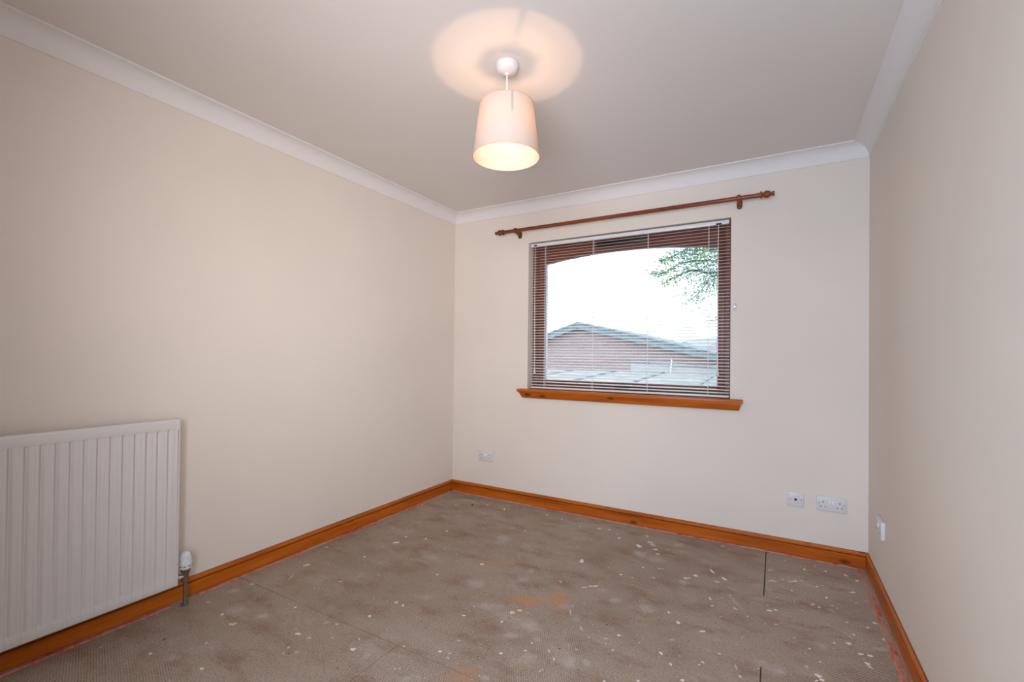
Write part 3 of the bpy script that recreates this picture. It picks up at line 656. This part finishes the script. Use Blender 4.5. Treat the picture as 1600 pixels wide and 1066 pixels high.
socket((W, -.397, .354), 'right', 'white surface mounted double socket low on the right hand wall', .146, .017, 'double')

# ============================================================ OUTSIDE
def var_mat(name, a, b_, scale, rough=.9, detail=4, c=None):
    m = mat(name, a, rough, spec=.2); t = NT(m); p = t.pos(); f = t.noise(p, scale, detail, .65)
    st = [(.35, a), (.65, b_)] + ([(.8, c)] if c else [])
    t.color(t.ramp(f, st)); return m
M['grass'] = var_mat('lawn', (.12, .2, .08), (.2, .28, .12), 3)
b = MB(); b.box((-90, .35, -1.6), (60, 190, -1.25)); struct(b.build('ground', M['grass'], smooth=False)); bpy.data.objects['ground']['kind'] = 'structure'

def brick_mat():
    m = mat('pink_brick', (0.389, 0.216, 0.190), .9, spec=.2); t = NT(m); p = t.obj()
    br = t.n('ShaderNodeTexBrick'); t.l(t.mapping(p, rot=(-PI/2, 0, 0)), br.inputs['Vector'])
    br.inputs['Scale'].default_value = 1; br.inputs['Brick Width'].default_value = .225; br.inputs['Row Height'].default_value = .075; br.inputs['Mortar Size'].default_value = .006
    br.inputs['Color1'].default_value = (0.415, 0.264, 0.281, 1); br.inputs['Color2'].default_value = (0.322, 0.225, 0.251, 1); br.inputs['Mortar'].default_value = (0.434, 0.404, 0.438, 1)
    t.color(br.outputs['Color']); return m
M['brick'] = brick_mat()
M['tile'] = var_mat('grey_roof_tiles', (0.134, 0.176, 0.214), (0.225, 0.274, 0.324), 5)
M['verge'] = var_mat('weathered_verge', (0.169, 0.211, 0.259), (0.259, 0.302, 0.369), 7)
M['tile2'] = var_mat('mauve_roof_tiles', (0.234, 0.188, 0.242), (0.304, 0.259, 0.318), 6)
M['felt'] = var_mat('mossy_felt', (0.230, 0.242, 0.249), (0.351, 0.353, 0.363), 2.2, c=(0.351, 0.278, 0.166))
M['teal'] = var_mat('pale_teal_boards', (0.459, 0.468, 0.495), (0.544, 0.533, 0.562), 2)
M['soffit'] = mat('dark_soffit', (0.129, 0.117, 0.185), .9)
th = math.radians(0); ex = Vector((math.cos(th), math.sin(th), 0)); nx = Vector((math.sin(th), -math.cos(th), 0)); Pk = Vector((-2.86, 10, 2.25)); SLP = {-1: .322, 1: .2385}; HWS = {-1: 3.6, 1: 4.7}
gb = empty('brick_outbuilding', Pk - Vector((0, 0, 3.5)), 'pink brick building with shallow grey pitched roof seen through the window', 'building')
def G(s, z, d=0): return Pk + ex*s - nx*d + Vector((0, 0, z))       # s along the gable, z from the ridge, d back into depth
dep = 9.0
L_, R_ = HWS[-1]-.3, HWS[1]-.3
b = MB(); b.prism([G(-L_, -3.5, .28), G(R_, -3.5, .28), G(R_, -.14-SLP[1]*R_, .28), G(0, -.14, .28), G(-L_, -.14-SLP[-1]*L_, .28)], -nx*dep); b.build('brick_wall', M['brick'], gb, smooth=False)
for sg in (-1, 1):
    sl, hw = SLP[sg], HWS[sg]
    a = [G(0, 0, .0), G(sg*hw, -sl*hw, .0), G(sg*hw, -sl*hw-.055, .0), G(0, -.055, .0)]
    b = MB(); b.prism(a, -nx*(dep+.3)); b.build('roof_slope', M['tile'], gb, smooth=False)
    # verge board and soffit under the overhang
    a = [G(0, -.056, .02), G(sg*(hw-.02), -sl*hw-.056, .02), G(sg*(hw-.02), -sl*hw-.205, .02), G(0, -.205, .02)]
    b = MB(); b.prism(a, -nx*.025); b.build('verge_board', M['verge'], gb, smooth=False)
    a = [G(0, -.15, .046), G(sg*(hw-.05), -sl*hw-.15, .046), G(sg*(hw-.05), -sl*hw-.165, .046), G(0, -.165, .046)]
    b = MB(); b.prism(a, -nx*.23); b.build('soffit', M['soffit'], gb, smooth=False)
# low shed roof in front
sd = empty('flat_roof_shed', (-1.2, 5.6, -1.25), 'low shed with mossy grey felt roof just outside the window', 'shed')
b = MB(); b.prism([(-6.2, 3.3, -1.25), (-6.2, 7.35, -1.25), (-6.2, 7.35, .75), (-6.2, 3.3, .60)], (9.6, 0, 0)); b.build('shed_wall', M['teal'], sd, smooth=False)
for i in range(9):
    x0 = -6.35+i*1.1
    b = MB(); b.prism([(x0, 3.15, .615), (x0, 7.45, .800), (x0, 7.45, .835), (x0, 3.15, .650)], (1.085, 0, 0)); b.build('felt_strip', M['felt'], sd, smooth=False)
    b = MB(); b.prism([(x0-.03, 3.15, .652), (x0-.03, 7.45, .838), (x0-.03, 7.45, .862), (x0-.03, 3.15, .676)], (.05, 0, 0)); b.build('roof_batten', M['verge'], sd, smooth=False)
wl = empty('garden_store', (.9, 7.9, -1.25), 'pale teal boarded store standing against the brick building', 'shed')
b = MB(); b.prism([(-.52, 7.55, -1.25), (2.6, 7.55, -1.25), (2.6, 7.55, .88), (-.52, 7.55, 1.06)], (0, .5, 0)); b.build('boarded_wall', M['teal'], wl, smooth=False)
b = MB(); b.prism([(-.57, 7.5, 1.065), (2.65, 7.5, .880), (2.65, 7.5, .905), (-.57, 7.5, 1.09)], (0, .6, 0)); b.build('store_roof', M['verge'], wl, smooth=False)
po = MB().tube([(.385, 7.45, .62), (.42, 7.45, 1.16)], .014, 8).build('white_post', mat('white_post_paint', (.85, .85, .85), .5))
tag(po, 'thin white post rising in front of the teal store', 'post')

# tree at the right
tr = empty('tree', (4.6, 6.6, -1.25), 'leafy green tree with branches reaching across the top right of the window', 'tree')
M['bark'] = var_mat('bark', (0.086, 0.073, 0.065), (0.156, 0.130, 0.113), 14)
def leaf_mat():
    m = mat('tree_leaves', (0.130, 0.259, 0.086), .55, spec=.3); t = NT(m); p = t.pos(); f = t.noise(p, 2.6, 3)
    c = t.ramp(f, [(.33, (0.122, 0.270, 0.240)), (.5, (0.153, 0.315, 0.230)), (.66, (0.245, 0.378, 0.115))]); t.color(c)
    t.b.inputs['Subsurface Weight'].default_value = 0
    return m
M['leaf'] = leaf_mat()
BR = {'A': [(4.4, 6.5, 2.75), (3.0, 6.25, 3.0), (1.8, 6.0, 3.01), (1.51, 6.0, 2.97), (1.09, 6.0, 3.02), (.83, 6.0, 2.98), (.57, 6.0, 2.84), (.26, 6.0, 2.83)],
      'B': [(4.45, 6.55, 3.3), (3.0, 6.2, 3.45), (1.8, 6.0, 3.23), (1.37, 6.0, 3.19), (.92, 6.0, 3.23), (.69, 6.0, 3.12), (.45, 6.0, 3.07)],
      'C': [(4.4, 6.5, 2.5), (2.9, 6.2, 2.85), (1.81, 6.0, 2.76), (1.38, 6.0, 2.69), (1.21, 6.0, 2.43), (1.02, 6.0, 2.26)],
      'D': [(4.45, 6.55, 2.0), (2.9, 6.2, 2.2), (1.81, 6.0, 1.95), (1.47, 6.0, 1.88), (1.36, 6.0, 1.86)],
      'E': [(2.2, 6.1, 2.9), (1.51, 6.0, 2.73), (1.04, 6.0, 2.84), (.69, 6.0, 2.71), (.51, 6.0, 2.6)]}
b = MB(); b.tube([(4.6, 6.6, -1.4), (4.62, 6.6, .5), (4.5, 6.55, 2.0), (4.45, 6.5, 3.2), (4.6, 6.6, 4.6), (4.5, 6.7, 6.2)], [.24, .2, .17, .14, .1, .04], 12); b.build('trunk', M['bark'], tr)
for k, pts in BR.items():
    n = len(pts); MB().tube(pts, [max(.006, .045*(1-i/n)**1.5) for i in range(n)], 6).build('branch', M['bark'], tr)
rn = random.Random(11); V, F = [], []
def leaf(p, s):
    a, t_, r_ = rn.uniform(0, 2*PI), rn.uniform(-1.0, .5), rn.uniform(-.8, .8)
    d = Vector((math.cos(a)*math.cos(t_), math.sin(a)*math.cos(t_), math.sin(t_))); sdv = d.cross(Vector((rn.uniform(-.5, .5), rn.uniform(-.5, .5), 1))).normalized(); up_ = sdv.cross(d)*.12
    i = len(V); V.extend([p, p+d*s*.45+sdv*s*.36+up_*s, p+d*s, p+d*s*.45-sdv*s*.36+up_*s]); F.append((i, i+1, i+2, i+3))
for k, pts in BR.items():
    dens = {'A': 520, 'B': 620, 'C': 560, 'D': 60, 'E': 420}[k]; spread = {'A': .13, 'B': .12, 'C': .15, 'D': .07, 'E': .13}[k]
    P_ = [Vector(p) for p in pts]; segl = [(q-p).length for p, q in zip(P_, P_[1:])]; T_ = sum(segl)
    for _ in range(int(dens*T_*2.0)):
        s = rn.uniform(0, T_); j = 0
        while s > segl[j] and j < len(segl)-1: s -= segl[j]; j += 1
        p = P_[j].lerp(P_[j+1], min(1, s/segl[j])); wgt = max(.35, min(1.5, (p.x-.1)*.9))
        p = p + Vector((rn.gauss(0, spread), rn.gauss(0, spread*1.5), rn.gauss(-.02, spread*.75)))*wgt
        if rn.random() < .35+.5*wgt: leaf(p, rn.uniform(.035, .065))
for _ in range(5200):                                       # crown beyond the frame
    a, e_, r_ = rn.uniform(0, 2*PI), rn.uniform(-.6, 1.5), rn.uniform(.5, 1)**.5
    p = Vector((4.7, 6.7, 4.2)) + Vector((math.cos(a)*math.cos(e_)*1.9*r_, math.sin(a)*math.cos(e_)*1.9*r_, math.sin(e_)*1.9*r_))
    leaf(p, rn.uniform(.08, .13))
me = bpy.data.meshes.new('foliage'); me.from_pydata([tuple(v) for v in V], [], F); me.materials.append(M['leaf'])
fo = bpy.data.objects.new('foliage', me); C.objects.link(fo); fo.parent = tr; fo.matrix_parent_inverse = Matrix.Translation(tr.location).inverted(); fo['kind'] = 'stuff'

# far things
hs = empty('tiled_house', (1.4, 24, -1.25), 'far house with mauve tiled roof at the right edge of the view', 'house')
b = MB(); b.box((-1.0, 22.4, -1.25), (5.2, 27.6, 1.45)); b.build('house_wall', M['brick'], hs, smooth=False)
b = MB(); vs = [b.bm.verts.new(p) for p in ((-1.4, 22, 1.38), (5.6, 22, 1.38), (5.6, 28, 1.38), (-1.4, 28, 1.38), (1.0, 25, 2.85), (3.2, 25, 2.85))]
for q in ((0, 1, 5, 4), (1, 2, 5), (2, 3, 4, 5), (3, 0, 4), (3, 2, 1, 0)): b.bm.faces.new([vs[i] for i in q])
b.build('hipped_roof', M['tile2'], hs, smooth=False)
M['bush'] = var_mat('far_bush_green', (0.165, 0.271, 0.221), (0.234, 0.350, 0.277), 3)
bu = empty('garden_bush', (-3.9, 34, -1.25), 'rounded green bush between the far roofs and the hill', 'bush')
V, F = [], []
for cx_, cz_, r_ in ((-4.5, 1.35, .95), (-3.7, 1.45, .95), (-2.9, 1.1, 1.0), (-5.3, .8, .9)):
    for _ in range(420):
        a, e_ = rn.uniform(0, 2*PI), rn.uniform(-1.4, 1.5); q = r_*rn.uniform(.8, 1)
        leaf(Vector((cx_+math.cos(a)*math.cos(e_)*q, 34+math.sin(a)*math.cos(e_)*q, cz_+math.sin(e_)*q)), .22)
me = bpy.data.meshes.new('foliage'); me.from_pydata([tuple(v) for v in V], [], F); me.materials.append(M['bush'])
fo = bpy.data.objects.new('foliage', me); C.objects.link(fo); fo.parent = bu; fo.matrix_parent_inverse = Matrix.Translation(bu.location).inverted(); fo['kind'] = 'stuff'
MB().tube([(-3.9, 34, -1.3), (-3.9, 34, .6)], .08, 8).build('stem', M['bark'], bu)
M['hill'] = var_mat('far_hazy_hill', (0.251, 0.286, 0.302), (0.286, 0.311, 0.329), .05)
b = MB(); hp = [(-75, -1.3), (-45, 1.5), (-33, 3.6), (-26, 5.6), (-21, 7.0), (-13, 7.8), (-2, 8.8), (12, 8.0), (30, 5), (50, -1.3)]
gr = []
for yy, k in ((120, 0), (135, .6), (150, 1), (170, .8), (185, 0)):
    gr.append([b.bm.verts.new((x, yy, -1.3+(z+1.3)*k)) for x, z in hp])
for A_, B_ in zip(gr, gr[1:]):
    for i in range(len(hp)-1): b.bm.faces.new((A_[i], A_[i+1], B_[i+1], B_[i]))
tag(b.build('hill', M['hill']), 'pale distant hill on the horizon at the right of the window', 'hill')
bpy.data.objects['hill']['kind'] = 'structure'
